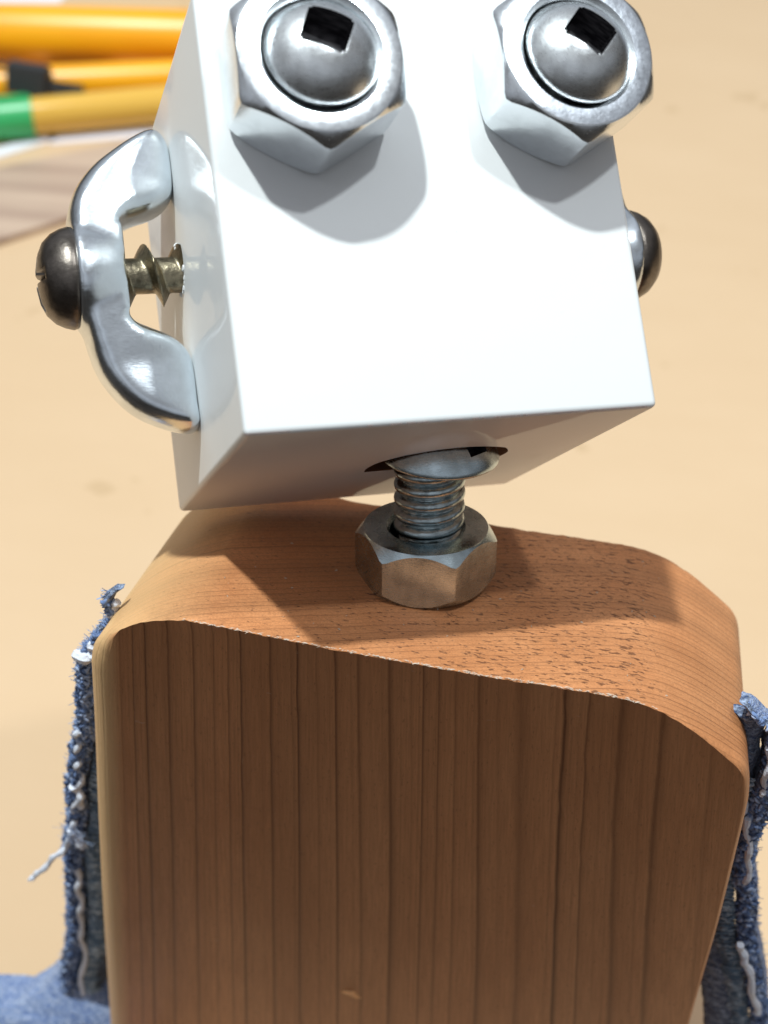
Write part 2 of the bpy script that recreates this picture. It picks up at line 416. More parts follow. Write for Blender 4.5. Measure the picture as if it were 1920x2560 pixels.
# dark chipped paint specks along the lower front edge
bm = bmesh.new()
for i in range(120):
    x = random.choice([random.uniform(-HW / 2 + .03, -HW / 2 + .5), random.uniform(-HW / 2 + 1.5, HW / 2 - .2), random.uniform(.6, HW / 2 - .2)])
    l = random.uniform(.015, .075) * (1.5 if x > 1.2 else 1)
    if i < 5: x = -HW / 2 + .10 + i * .035; l = .05
    p = Vector((x, -HD / 2 + .028, .030)); n = 5
    vs = []
    for k_ in range(n):
        a = 2 * math.pi * k_ / n
        vs.append(bm.verts.new(p + Vector((math.cos(a) * l, -.012 + math.sin(a) * .012 + random.uniform(-.004, .004), -.010 + math.sin(a) * .012))))
    top = bm.verts.new(p + Vector((0, -.022, -.022)))
    for k_ in range(n): bm.faces.new((vs[k_], vs[(k_ + 1) % n], top))
link('edge_chips', finish(bm, 'edge_chips', False), EDGE_WOOD, head, kind='stuff')

# ---------------------------------------------------------------- hex nuts
def hexnut(name, af, h, bore, mats, chamfer=.30, both=True, thread=True):
    """axis +z, base at z=0; flats vertical, a corner at -y"""
    a = af / 2; per = 16; n = per * 6; c0 = a * .975
    def rh(i):
        t = (i % per) / per * math.pi / 3 - math.pi / 6
        r = a / math.cos(t); R_ = a / math.cos(math.pi / 6)
        return min(r, R_ - .018)
    def ringp(fr, fz):
        out = []
        for i in range(n):
            th = 2 * math.pi * i / n - math.pi / 2 + 0
            r = fr(rh(i)); out.append((r * math.cos(th), r * math.sin(th), fz(rh(i))))
        return out
    drop = lambda r: max(0, (r - c0)) * math.tan(math.radians(40)) * (chamfer / .3)
    rows = []
    rows.append(ringp(lambda r: bore, lambda r: 0))
    rows.append(ringp(lambda r: c0, lambda r: 0))
    rows.append(ringp(lambda r: max(r, c0), lambda r: drop(r) if both else 0))
    rows.append(ringp(lambda r: r, lambda r: drop(r) + .012 if both else .0))
    rows.append(ringp(lambda r: r, lambda r: h - drop(r) - .015))
    rows.append(ringp(lambda r: r - .008, lambda r: h - drop(r) - .003))
    rows.append(ringp(lambda r: c0 + .01, lambda r: h - .008))
    rows.append(ringp(lambda r: c0 - .015, lambda r: h))
    rows.append(ringp(lambda r: bore + .055, lambda r: h))
    rows.append(ringp(lambda r: bore, lambda r: h - .05))
    bm = bmesh.new()
    vs = [[bm.verts.new(p) for p in r] for r in rows]
    for ri, (p, q) in enumerate(zip(vs, vs[1:])):
        for i in range(n):
            f = bm.faces.new((p[i], p[(i + 1) % n], q[(i + 1) % n], q[i]))
            if ri in (7,): f.material_index = 1
    # threaded bore with a real helix-like ridge stack
    if thread:
        z = h - .05; prev = vs[-1]; kk = 0
        while z > .12:
            for rr in (bore + .05, bore):
                z -= .055
                cur = [bm.verts.new((rr * math.cos(2 * math.pi * i / n - math.pi / 2), rr * math.sin(2 * math.pi * i / n - math.pi / 2), z + .05 * i / n)) for i in range(n)]
                for i in range(n): bm.faces.new((prev[i], prev[(i + 1) % n], cur[(i + 1) % n], cur[i]))
                prev = cur
    me = finish(bm, name, True, 28)
    for m_ in mats: me.materials.append(m_)
    return me
def dome_bolt(name, r, rim_h, cap, sq, sqrot, shaft, shaft_r, off=(0, 0)):
    """button head bolt with a square recess; rim bottom at z=0, shaft to -shaft"""
    bm = bmesh.new()
    R_ = (r * r + cap * cap) / (2 * cap)
    pr = [(0, -shaft), (shaft_r, -shaft), (shaft_r, -.02), (r * .93, 0), (r, .03), (r, rim_h)]
    a0 = math.asin(min(1, r / R_)) if cap < r else math.pi / 2
    for i in range(1, 18):
        a = a0 * (1 - i / 18); pr.append((R_ * math.sin(a), rim_h + cap - R_ * (1 - math.cos(a))))
    pr.append((0, rim_h + cap))
    lathe(bm, pr, 80)
    me = finish(bm, name, True, 40); me.materials.append(DOME); me.materials.append(DARK)
    cb = bmesh.new(); bmesh.ops.create_cube(cb, size=1)
    for v in cb.verts: v.co = Vector((v.co.x * sq, v.co.y * sq, v.co.z * .9 + rim_h + cap))
    bmesh.ops.bevel(cb, geom=[e for e in cb.edges if abs((e.verts[0].co - e.verts[1].co).z) > .5], offset=.035, segments=2, affect='EDGES')
    bmesh.ops.rotate(cb, verts=cb.verts, matrix=Matrix.Rotation(sqrot, 3, 'Z'))
    bmesh.ops.translate(cb, verts=cb.verts, vec=(off[0], off[1], 0))
    c_ = finish(cb, 'cut', False); c_.materials.append(DOME); c_.materials.append(DARK)
    for p in c_.polygons: p.material_index = 1
    r_ = applied(me, [('BOOLEAN', dict(operation='DIFFERENCE', object=c_, solver='EXACT')), ('BEVEL', dict(width=.014, segments=2, limit_method='ANGLE', angle_limit=math.radians(50)))], name)
    return smooth(r_, 40)
def face_frame(x, z):
    """frame on the head's front face: z axis points out of the face, y axis up"""
    m = Matrix(((1, 0, 0, x), (0, 0, -1, -HD / 2), (0, 1, 0, z), (0, 0, 0, 1)))
    return m
def eye(x, z, nutrot, dx, dz, dh, r, tilt, sqrot, off, mats, label):
    nut = link('eye_nut', hexnut('eye_nut', 2.0, 1.0, .71, mats), None, robot, HM @ face_frame(x, z) @ Matrix.Rotation(nutrot, 4, 'Z'))
    nut['label'] = label
    b = link('eye_bolt', dome_bolt('eye_bolt', r, .10, .40, .55, sqrot, .7, .45, off), None, nut,
             Matrix.Rotation(-nutrot, 4, 'Z') @ Matrix.Translation((dx, dz, dh)) @ Matrix.Rotation(tilt[0], 4, 'X') @ Matrix.Rotation(tilt[1], 4, 'Y'))
    return nut
eye(-1.45, 4.24, 0, .04, .03, .80, .700, (math.radians(-10), 0), math.radians(-24), (0, .06), (ZINC, ZINC), 'hex nut with a brightly lit rim')
eye(1.81, 4.29, 0, .04, .0, .84, .703, (math.radians(-9), math.radians(4)), math.radians(-41), (0, .06), (ZINC, ZINC_FACE), 'hex nut with a duller blue grey rim, overhanging the cheek edge')

# ---------------------------------------------------------------- neck nut and bolt
NM = Matrix.Translation((-.20, 2.28, -.0)) @ Matrix.Rotation(math.radians(33), 4, 'Z')
nn = hexnut('neck_nut', 1.80, .86, .512, (STEEL, STEEL), chamfer=.42, thread=False)
neck = link('neck_nut', nn, None, robot, NM @ Matrix.Rotation(math.radians(-2.0), 4, 'Y'))
bm = bmesh.new()
n = 48; rows = []; pitch = .215; turns = 8
steps = turns * 24
for j in range(steps + 1):
    zz = .05 + (1.95 - .05) * j / steps; row = []
    for i in range(n):
        th = 2 * math.pi * i / n
        ph = (zz / pitch - i / n) % 1.0
        r = .505 - .085 * abs(2 * ph - 1) ** 2.2
        row.append((r * math.cos(th), r * math.sin(th), zz))
    rows.append(row)
grid(bm, rows)
me = finish(bm, 'neck_bolt', True, 70)
IN = Matrix.Translation((.06, .03, 0))
link('threaded_shaft', me, THREAD, neck, IN)
bm = bmesh.new()
R_ = (.83 ** 2 + .60 ** 2) / (2 * .60); pr = [(0, 1.88), (.5, 1.88), (.70, 1.90), (.80, 1.93), (.825, 1.95), (.83, 1.97)]
for i in range(1, 22):
    a = math.asin(.83 / R_) * (1 - i / 22); pr.append((R_ * math.sin(a), 1.97 + .60 - R_ * (1 - math.cos(a))))
pr.append((0, 2.57)); lathe(bm, pr, 72)
hm = finish(bm, 'bolt_head', True, 50); hm.materials.append(STEEL); hm.materials.append(DARK)
cb = bmesh.new(); bmesh.ops.create_cube(cb, size=1)
sd = Vector((.62, -.42, .60)).normalized()
cm = Matrix.Translation(Vector((.47, -.30, 2.30))) @ sd.to_track_quat('Z', 'Y').to_matrix().to_4x4()
for v in cb.verts: v.co = cm @ Vector((v.co.x * .34, v.co.y * .34, v.co.z * .36))
c_ = finish(cb, 'cut', False); c_.materials.append(STEEL); c_.materials.append(DARK)
for p in c_.polygons: p.material_index = 1
hm = smooth(applied(hm, [('BOOLEAN', dict(operation='DIFFERENCE', object=c_, solver='EXACT'))], 'bolt_head'), 45)
link('bolt_head', hm, None, neck, (NM @ Matrix.Rotation(math.radians(-2.0), 4, 'Y')).inverted() @ Matrix.Translation((NX, NY, 0)))

# ---------------------------------------------------------------- ears: wing nuts held by round head screws
def wing_nut_mesh(name):
    """axis along -x (outward = -x); origin on the screw axis at the head's left side face (x=0 is the face)"""
    up = [(-1.44, .05), (-1.44, .5), (-1.46, .78), (-1.33, 1.17), (-1.08, 1.50), (-.78, 1.74), (-.46, 1.94), (-.18, 2.04), (-.03, 1.86), (.0, 1.62), (.0, 1.3), (-.05, 1.05), (-.26, .88), (-.55, .78), (-.76, .68), (-.84, .56), (-.80, .4), (-.80, .05)]
    dn = [(-1.42, -.05), (-1.40, -.6), (-1.36, -.88), (-1.23, -1.38), (-.88, -1.86), (-.42, -2.12), (-.02, -2.20), (.0, -1.9), (0, -1.40), (-.05, -1.14), (-.25, -.93), (-.55, -.78), (-.76, -.68), (-.84, -.56), (-.80, -.4), (-.80, -.05)]
    bm = bmesh.new()
    for poly, tw in ((up, 1), (dn, -1)):
        pts = [p for p in spline([(a, 0, b) for a, b in poly], 3)]
        rows = []
        for y, s in ((-.40, .60), (-.385, .72), (-.34, .84), (-.26, .95), (-.13, 1.04), (.13, 1.04), (.26, .95), (.34, .84), (.40, .60)):
            cx_ = sum(p.x for p in pts) / len(pts); cz_ = sum(p.z for p in pts) / len(pts)
            row = []
            for p in pts:
                # inset a little toward the local middle of the blade for rounded rims
                q = Vector((p.x, 0, p.z)); q = q + (Vector((cx_, 0, cz_)) - q).normalized() * (1 - s) * .45
                thick = 1.0 + .4 * max(0, 1 - abs(p.z) / 1.3)
                row.append((q.x, y * thick, q.z))
            rows.append(row)
        grid(bm, rows)
    lathe_pts = [(.0, -1.46), (.70, -1.46), (.74, -1.40), (.73, -1.28), (.66, -.95), (.63, -.86), (.57, -.80), (.0, -.80)]
    hb = bmesh.new(); lathe(hb, lathe_pts, 48)
    tmp = bpy.data.meshes.new('t'); bmesh.ops.rotate(hb, verts=hb.verts, matrix=Matrix.Rotation(math.radians(90), 3, 'Y'))
    hb.to_mesh(tmp); hb.free(); bm.from_mesh(tmp)
    bmesh.ops.recalc_face_normals(bm, faces=bm.faces)
    me = bpy.data.meshes.new(name); bm.to_mesh(me); bm.free()
    me = applied(me, [('REMESH', dict(mode='VOXEL', voxel_size=.042)), ('SMOOTH', dict(factor=.5, iterations=16))], name)
    me.polygons.foreach_set('use_smooth', [True] * len(me.polygons))
    me.materials.append(CAST); return me
def ear_screw_mesh(name):
    """axis along x; head dome at -x"""
    bm = bmesh.new()
    pr = [(0, -1.94), (.16, -1.935), (.34, -1.90), (.49, -1.83), (.60, -1.72), (.66, -1.60), (.69, -1.49), (.67, -1.43), (.24, -1.42), (.24, -1.40)]
    pr = [(r, -z) for r, z in pr]
    lathe(bm, pr[:-1], 56)
    me = finish(bm, name, True, 50); me.materials.append(GUN); me.materials.append(DARK)
    for a in (0, 1):
        cb = bmesh.new(); bmesh.ops.create_cube(cb, size=1)
        for v in cb.verts:
            w_ = .66 if v.co.z > 0 else .3
            v.co = Vector((v.co.x * w_ * 2, v.co.y * .16, v.co.z * .5 + 1.92))
        bmesh.ops.rotate(cb, verts=cb.verts, matrix=Matrix.Rotation(math.radians(90 * a - 6), 3, 'Z'))
        c_ = finish(cb, 'c', False); c_.materials.append(GUN); c_.materials.append(DARK)
        me = applied(me, [('BOOLEAN', dict(operation='DIFFERENCE', object=c_, solver='EXACT'))], name)
    me = applied(me, [('BEVEL', dict(width=.02, segments=2, limit_method='ANGLE', angle_limit=math.radians(40)))], name)
    smooth(me, 50)
    bm = bmesh.new(); bm.from_mesh(me)
    # shaft with a sharp wood-screw thread: helicoid wrapped round a core
    n = 40; steps = 150; rows = []; pitch = .47
    for j in range(steps + 1):
        zz = 1.43 - 2.1 * j / steps; row = []
        for i in range(n):
            th = 2 * math.pi * i / n; ph = ((zz + .19) / pitch - i / n) % 1.0
            d = abs(ph - .5); r = .245 + max(0, .19 * (1 - d / .2))
            if zz > 1.25: r = .245
            row.append((r * math.cos(th), r * math.sin(th), zz))
        rows.append(row)
    v0 = len(bm.faces); vs = grid(bm, rows)
    bm.faces.ensure_lookup_table()
    for f in bm.faces[v0:]: f.material_index = 2; f.smooth = True
    bmesh.ops.rotate(bm, verts=bm.verts, matrix=Matrix.Rotation(math.radians(-90), 3, 'Y'))
    me2 = bpy.data.meshes.new(name); bm.to_mesh(me2); bm.free()
    for m_ in (GUN, DARK, SCREW): me2.materials.append(m_)
    me2.set_sharp_from_angle(angle=math.radians(50))
    return me2
WN = wing_nut_mesh('wing_nut'); ES = ear_screw_mesh('ear_screw')
ear = link('wing_nut', WN, None, robot, HM @ Matrix.Translation((-HW / 2 + .0, .27, 2.92)))
ear['label'] = 'shiny cast wing nut forming the left ear, its blades against the white cheek'
link('ear_screw', ES, None, ear)
ear2 = link('wing_nut', WN, None, robot, HM @ Matrix.Translation((HW / 2 - .0, .30, 2.97)) @ Matrix.Rotation(math.pi, 4, 'Z'))
ear2['label'] = 'wing nut forming the right ear, mostly behind the head'
link('ear_screw', ES, None, ear2)
# paint pushed up round the screw hole
bm = bmesh.new()
for i in range(26):
    a = random.uniform(-.6, 2.2) + math.pi / 2 * .6; r = random.uniform(.24, .40)
    p = Vector((-.02, -math.cos(a) * r * .8, math.sin(a) * r)); s = random.uniform(.02, .055)
    bmesh.ops.create_icosphere(bm, subdivisions=1, radius=s, matrix=Matrix.Translation(p) @ Matrix.Diagonal((1.1, .8, 1.3, 1)))
for i in range(26):
    a = random.uniform(0, 2 * math.pi); p = Vector((.02, math.cos(a) * .27, math.sin(a) * .27))
    bmesh.ops.create_icosphere(bm, subdivisions=1, radius=random.uniform(.03, .06), matrix=Matrix.Translation(p) @ Matrix.Diagonal((.9, 1.5, 1.2, 1)))
link('paint_flakes', finish(bm, 'paint_flakes', False), PAINT, head, Matrix.Translation((-HW / 2, .27, 2.92)), kind='stuff')

# ---------------------------------------------------------------- denim arms
def shear(p): return Vector((p[0], p[1] - k11 * p[2], p[2]))
def slab(bm, tabl, tabr, z0, z1, yf, yb, amp, seed, nz=90, bulge=.10, fq=4):
    rows = []
    for j in range(nz + 1):
        z = z0 + (z1 - z0) * j / nz; a, b = lerp_tab(tabl, z), lerp_tab(tabr, z)
        pts = []
        w_ = b - a; m_ = 12; yb_ = yb; yb = yf + (yb_ - yf) * min(1, max(.12, (-z - .1) / 2.6))
        f = [(a + w_ * i / m_, yf - bulge * math.sin(math.pi * i / m_)) for i in range(m_ + 1)]
        bk = [(b, yf + (yb - yf) * i / 5) for i in range(1, 5)] + [(b - w_ * i / 4, yb) for i in range(5)] + [(a, yb - (yb - yf) * i / 8) for i in range(1, 8)]
        row = []
        for (x, y) in f + bk:
            v = Vector((x, y, z)); s = Vector((seed, seed * 2.1, 0))
            d = noise.noise_vector(v * fq + s) * amp + noise.noise_vector(v * 11 + s) * amp * .5
            row.append(shear(v + d))
        rows.append(row); yb = yb_
    grid(bm, rows)
def yarn(bm, pts, r, wig=.045, freq=22):
    r *= .9; wig *= .9
    P = spline(pts, 14); n_ = len(P); out = []
    ph = random.random() * 6
    for i, p in enumerate(P):
        out.append(p + Vector((math.sin(i * .36 + ph), math.cos(i * .36 + ph), 0)) * wig)
    tube(bm, out, lambda t: r * (.95 + .13 * math.sin(t * n_ * .72)) * (1 if t < .95 else .6), 7)
def fibres(bm, tab, z0, z1, yf, n_, sgn, l0=.04, l1=.13):
    for i in range(n_):
        z = random.uniform(z1, z0); x = lerp_tab(tab, z)
        p = Vector((x, yf + random.uniform(-.05, .7) * min(1, max(.05, -(z + .3) / 2.6)), z)); d = Vector((sgn * random.uniform(.4, 1), random.gauss(-.2, .5), random.gauss(0, .7))).normalized() * random.uniform(l0, l1)
        q = p - d * .3
        mid = p + d * .5 + Vector((0, 0, random.gauss(0, .015)))
        tube(bm, [shear(q), shear(mid), shear(p + d)], .006, 3)

def tufts(tl, tr, z0, z1, yf, n_, r0, r1, seed):
    bm = bmesh.new(); rnd = random.Random(seed)
    for i in range(n_):
        z = rnd.uniform(z1, z0); a, b = lerp_tab(tl, z), lerp_tab(tr, z); t = rnd.random()
        p = shear((a + (b - a) * t, yf - .10 * math.sin(math.pi * t) - rnd.uniform(-.02, .035), z)); r = rnd.uniform(r0, r1)
        m_ = Matrix.Translation(p) @ Matrix.Rotation(rnd.choice((-.8, .8)) + rnd.gauss(0, .35), 4, 'Y') @ Matrix.Diagonal((r * .62, r * .7, r * 1.5, 1))
        bmesh.ops.create_icosphere(bm, subdivisions=1, radius=1, matrix=m_)
    return finish(bm, 'tufts', True, 180)
TUFT_L = mat('pale_denim_tuft', (.36, .44, .62), .9); TUFT_M = mat('mid_denim_tuft', (.15, .22, .40), .9); TUFT_D = mat('dark_denim_tuft', (.04, .065, .14), .9)
# left arm --------------------------------------------------------
Lo = [(0.2, -4.0), (0.14, -4.1), (0.0, -4.35), (-0.121, -4.537), (-0.297, -4.678), (-0.495, -4.63), (-0.728, -4.664), (-0.94, -4.828), (-1.331, -5.115), (-1.646, -5.307), (-2.008, -5.382), (-3.178, -5.613), (-3.819, -5.821), (-4.931, -6.127), (-5.87, -6.277), (-6.626, -6.51), (-7.93, -6.712), (-9.779, -7.032), (-11.205, -7.469), (-13.498, -7.815)]
Ls = [(z, x + (.12 if z > -1.4 else .34)) for z, x in Lo]
Lin = [(0.2, -3.9), (-0.55, -4.381), (-1.329, -4.638), (-4.555, -5.14), (-7.591, -5.583), (-10.264, -6.101), (-11.313, -6.589), (-13.465, -7.018)]
bm = bmesh.new(); slab(bm, Lo, Ls, -.06, -14.0, 1.0, 2.0, .05, 1.0, 150)
armL = link('denim_arm', finish(bm, 'denim_arm', True, 60), DENIM_D, robot); armL['label'] = 'frayed strip of layered blue denim with a loose white thread sticking out'
bm = bmesh.new(); slab(bm, [(z, x + .05) for z, x in Ls], Lin, -.6, -14.0, 1.16, 1.95, .035, 5.0, 150, .14)
link('inner_ply', finish(bm, 'inner_ply', True, 60), PLY, armL)
bm = bmesh.new(); slab(bm, [(z, x - .03) for z, x in Lo], [(z, x + .02) for z, x in Lo], -2.2, -14, 1.22, 2.1, .04, 9.0, 110)
link('outer_face', finish(bm, 'outer_face', True, 60), DENIM_F, armL)
bm = bmesh.new()
z = -2.9
while z > -13.6:
    x0 = lerp_tab(Ls, z) + .07; x1 = min(lerp_tab(Lin, z) - .02, x0 + .36 + random.uniform(-.05, .05)); y = 1.02
    P = [shear((x0 + (x1 - x0) * t, y - .07 * math.sin(math.pi * t) + random.gauss(0, .008), z + .05 * math.sin(math.pi * t) - .04 * t + random.gauss(0, .006))) for t in (0, .2, .4, .6, .8, 1)]
    tube(bm, P, random.uniform(.026, .042), 5)
    z -= random.uniform(.085, .12)
link('weave_loops', finish(bm, 'weave_loops', True, 60), LOOP, armL, kind='stuff')
bm = bmesh.new(); yarn(bm, [shear((x, .90, z)) for x, z in [(-5.583, -3.332), (-5.644, -3.624), (-5.69, -3.999), (-5.764, -4.329), (-5.794, -4.757), (-5.962, -5.235), (-6.125, -5.767), (-6.212, -6.254)]], .058)
link('white_yarn', finish(bm, 'y', True), YARN, armL)
bm = bmesh.new(); yarn(bm, [shear(q) for q in [(-6.172, .88, -6.133), (-6.375, .80, -6.567), (-6.658, .72, -6.919), (-6.97, .68, -7.358), (-7.227, .66, -7.635)]], .062, .02)
link('white_yarn', finish(bm, 'y', True), YARN, armL)
bm = bmesh.new(); yarn(bm, [shear(q) for q in [(-6.19, .86, -6.073), (-6.103, .82, -6.32), (-6.033, .82, -6.529)]], .10, .02)
link('white_yarn', finish(bm, 'y', True), YARN, armL)
bm = bmesh.new(); yarn(bm, [shear(q) for q in [(-5.912, .86, -4.806), (-5.85, .84, -5.106), (-5.933, .86, -5.406)]], .08, .03)
link('white_yarn', finish(bm, 'y', True), YARN, armL)
bm = bmesh.new(); yarn(bm, [shear(q) for q in [(-6.354, .90, -7.364), (-6.432, .88, -7.992), (-6.519, .9, -8.623), (-6.682, .92, -9.388), (-6.77, .92, -10.296), (-7.064, .92, -11.617), (-7.278, .9, -12.971)]], .065, .035)
link('white_yarn', finish(bm, 'y', True), YARN, armL)
bm = bmesh.new(); yarn(bm, [shear(q) for q in [(-4.768, .95, -1.444), (-4.943, .88, -1.478), (-5.117, .86, -1.512), (-5.28, .9, -1.535)]], .11, .03)
link('white_yarn', finish(bm, 'y', True), YARN, armL)
bm = bmesh.new(); yarn(bm, [shear(q) for q in [(-4.8, .98, -1.309), (-5.031, .92, -1.287)]], .10, .02)
link('white_yarn', finish(bm, 'y', True), YARN, armL)
bm = bmesh.new(); yarn(bm, [shear(q) for q in [(-4.438, .98, -0.308), (-4.529, .95, -0.496), (-4.591, .95, -0.684)]], .07, .02)
link('white_yarn', finish(bm, 'y', True), YARN, armL)
bm = bmesh.new(); fibres(bm, Lo, -.15, -13.5, 1.0, 1100, -1)
for i in range(130):
    p = Vector((random.gauss(-6.12, .1), .80, random.gauss(-6.26, .15))); d = Vector((random.gauss(0, 1), -.4, random.gauss(0, 1))).normalized() * random.uniform(.08, .22)
    tube(bm, [shear(p), shear(p + d * .6), shear(p + d)], .004, 3)
link('frayed_fibres', finish(bm, 'f', False), FIBRE, armL, kind='stuff')
for n_, m_, z_, sd_ in ((420, TUFT_L, -1.6, 1), (900, TUFT_M, -.3, 2), (520, TUFT_D, -1.5, 3)):
    link('denim_tufts', tufts(Lo, Ls, z_, -13.5, 1.0, n_, .030, .058, sd_), m_, armL, kind='stuff')
link('denim_tufts', tufts([(z, x + .02) for z, x in Lo], [(z, x + .42) for z, x in Lo], -1.55, -3.6, 1.02, 260, .03, .06, 9), TUFT_M, armL, kind='stuff')
link('denim_tufts', tufts([(z, x + .05) for z, x in Lo], [(z, x + .40) for z, x in Lo], -1.6, -3.6, .99, 110, .03, .055, 10), TUFT_L, armL, kind='stuff')
# flared cuff at the end of the left arm
Co = [(-10.643, -7.248), (-11.167, -7.452), (-11.59, -7.759), (-12.03, -8.125), (-12.257, -8.531), (-12.364, -9.315), (-12.418, -10.206), (-14.828, -10.892)]
bm = bmesh.new(); slab(bm, Co, [(z, -6.2) for z, x in Co], -10.643, -14.6, 1.25, 2.1, .05, 3.0, 70, .15)
for v in bm.verts:
    v.co.z -= .25; v.co.y += (v.co.z + 11.9) * .9
link('flared_cuff', finish(bm, 'flared_cuff', True, 70), DENIM_F, armL)

# right arm -------------------------------------------------------
Ro = [(-0.551, 4.21), (-0.684, 4.413), (-0.884, 4.559), (-1.062, 4.724), (-1.219, 4.95), (-1.556, 5.14), (-2.236, 5.158), (-3.248, 5.112), (-3.761, 5.063), (-4.479, 5.102), (-5.086, 5.263), (-5.858, 5.399), (-6.43, 5.478), (-7.231, 5.713), (-8.994, 6.132), (-13.498, 6.905)]
Rs = [(z, x - (.10 if z > -1.4 else .30)) for z, x in Ro]
Rin = [(-0.55, 4.16), (-1.667, 4.514), (-4.555, 4.551), (-6.48, 4.632), (-7.641, 4.72), (-9.04, 5.008), (-13.465, 5.668)]
bm = bmesh.new(); slab(bm, Rs, Ro, -.75, -14, 1.0, 1.7, .05, 21.0, 150)
armR = link('denim_arm', finish(bm, 'denim_arm', True, 60), DENIM_D, robot); armR['label'] = 'frayed strip of layered blue denim hanging by the right side of the block'
bm = bmesh.new(); slab(bm, Rin, [(z, x - .05) for z, x in Rs], -1.1, -14, 1.16, 1.65, .04, 25.0, 150, .14)
link('inner_ply', finish(bm, 'inner_ply', True, 60), DENIM_D, armR)
bm = bmesh.new(); slab(bm, [(z, x - .06) for z, x in Ro], [(z, x + .03) for z, x in Ro], -.75, -14, 1.1, 1.8, .05, 29.0, 120)
link('outer_face', finish(bm, 'outer_face', True, 60), DENIM_F, armR)
bm = bmesh.new(); z = -2.4
while z > -13.5:
    x1 = lerp_tab(Rs, z) - .05; x0 = x1 - .30 + random.uniform(-.04, .04); y = 1.0
    P = [shear((x0 + (x1 - x0) * t, y - .07 * math.sin(math.pi * t) + random.gauss(0, .008), z + .05 * math.sin(math.pi * t) + .04 * t + random.gauss(0, .006))) for t in (0, .2, .4, .6, .8, 1)]
    tube(bm, P, random.uniform(.026, .042), 5); z -= random.uniform(.085, .12)
link('weave_loops', finish(bm, 'w', True, 60), LOOP, armR, kind='stuff')
for pts, r in (([(4.812, .9, -3.158), (4.929, .88, -3.741), (5.025, .88, -4.295), (5.06, .9, -4.864)], .06), ([(5.225, .82, -6.381), (5.33, .8, -6.752), (5.468, .8, -7.124), (5.718, .82, -8.036), (5.86, .85, -8.501)], .075), ([(4.877, .9, -1.557), (4.931, .88, -2.124), (4.922, .9, -2.581)], .06), ([(4.655, 1.0, -2.579), (4.745, .92, -2.926), (4.732, .92, -3.273)], .05)):
    bm = bmesh.new(); yarn(bm, [shear(q) for q in pts], r, .028)
    link('white_yarn', finish(bm, 'y', True), YARN, armR)
for n_, m_, z_, sd_ in ((300, TUFT_L, -.9, 4), (620, TUFT_M, -.9, 5), (300, TUFT_D, -1.5, 6)):
    link('denim_tufts', tufts(Rs, Ro, z_, -11, 1.0, n_, .030, .058, sd_), m_, armR, kind='stuff')
bm = bmesh.new(); fibres(bm, Ro, -.95, -11, 1.0, 600, 1)
link('frayed_fibres', finish(bm, 'f', False), FIBRE, armR, kind='stuff')

# ================================================================== things on the table behind
YEL = mat('yellow_plastic', (.95, .36, .01), .34); k = NB(YEL); k.base(k.ramp(k.noise(k.map((.2, .2, 1)), .6, 2), [(.35, (.93, .36, .004)), (.7, (.97, .45, .006))]))
GOLD = mat('pale_gold_plastic', (.74, .43, .07), .14)
GREEN = mat('green_plastic', (.04, .42, .13), .35)
BLACK = mat('black_rubber', (.03, .03, .032), .5)
SHEET = mat('shaded_tan', (.52, .37, .27), .4); k = NB(SHEET); k.base(k.ramp(k.noise(k.map((.15, 1.6, 1), rot=(0, 0, .45)), .6, 3), [(.35, (.36, .24, .18)), (.65, (.54, .39, .29))]))  # brown holds the soft shadow lying on tan wood
PAPER = mat('white_paper', (.80, .78, .84), .6)
def frame_to(a, b):
    a, b = Vector(a), Vector(b); x = (b - a).normalized(); zz = Vector((0, 0, 1)); y = zz.cross(x).normalized(); zz = x.cross(y)
    m = Matrix.Identity(4)
    for i in range(3): m[i][0], m[i][1], m[i][2], m[i][3] = x[i], y[i], zz[i], a[i]
    return m, (b - a).length
def rod(bm, prof, n=40, flat=1.0):
    lathe(bm, prof, n)
    bmesh.ops.rotate(bm, verts=bm.verts, matrix=Matrix.Rotation(math.radians(90), 3, 'Y'))
def thing(name, a, b, label, cat, group=None):
    m, l = frame_to(a, b); o = bpy.data.objects.new(name, None); C.objects.link(o); o.matrix_world = m
    o['label'] = label; o['category'] = cat
    if group: o['group'] = group
    return o, l
def marker(a, b, r, body, capmat, label, capfrac=.30, clip=True):
    o, l = thing('marker_pen', a, b, label, 'marker', 'marker pens lying on the table behind the figure')
    s = l * capfrac
    bm = bmesh.new(); rod(bm, [(0, s), (r * .96, s), (r * .97, l - .9), (r * .9, l - .5), (r * .55, l - .3), (r * .5, l), (0, l)])
    link('barrel', finish(bm, 'barrel'), body, o)
    bm = bmesh.new(); rod(bm, [(0, 0), (r * .8, 0), (r * .95, .12), (r * 1.03, .5), (r * 1.06, s), (r * .96, s + .02), (0, s + .02)])
    cp = link('cap', finish(bm, 'cap'), capmat, o)
    if clip:
        bm = bmesh.new(); bmesh.ops.create_cube(bm, size=1)
        for v in bm.verts: v.co = Vector((v.co.x * s * .8 + s * .55, v.co.y * r * .35, r * 1.12 + v.co.z * r * .16))
        bmesh.ops.bevel(bm, geom=list(bm.edges), offset=r * .05, segments=2, affect='EDGES')
        link('clip', finish(bm, 'clip'), capmat, cp)
    return o
marker((-40.39, 49.84, TABLE + 1.472), (-14.19, 51.85, TABLE + 1.472), 1.45, YEL, YEL, 'thick orange yellow marker, rearmost and largest of the three behind the head', .3, False)
marker((-34.81, 44.33, TABLE + 0.914), (-15.3, 49.4, TABLE + 0.914), .87, YEL, YEL, 'thin orange yellow marker with a black clip lying over it', .3, False)
marker((-27.69, 42.33, TABLE + 0.892), (-16.42, 46.61, TABLE + 0.892), .87, GOLD, GREEN, 'pale gold pen with a green cap, nearest of the row', .26, True)
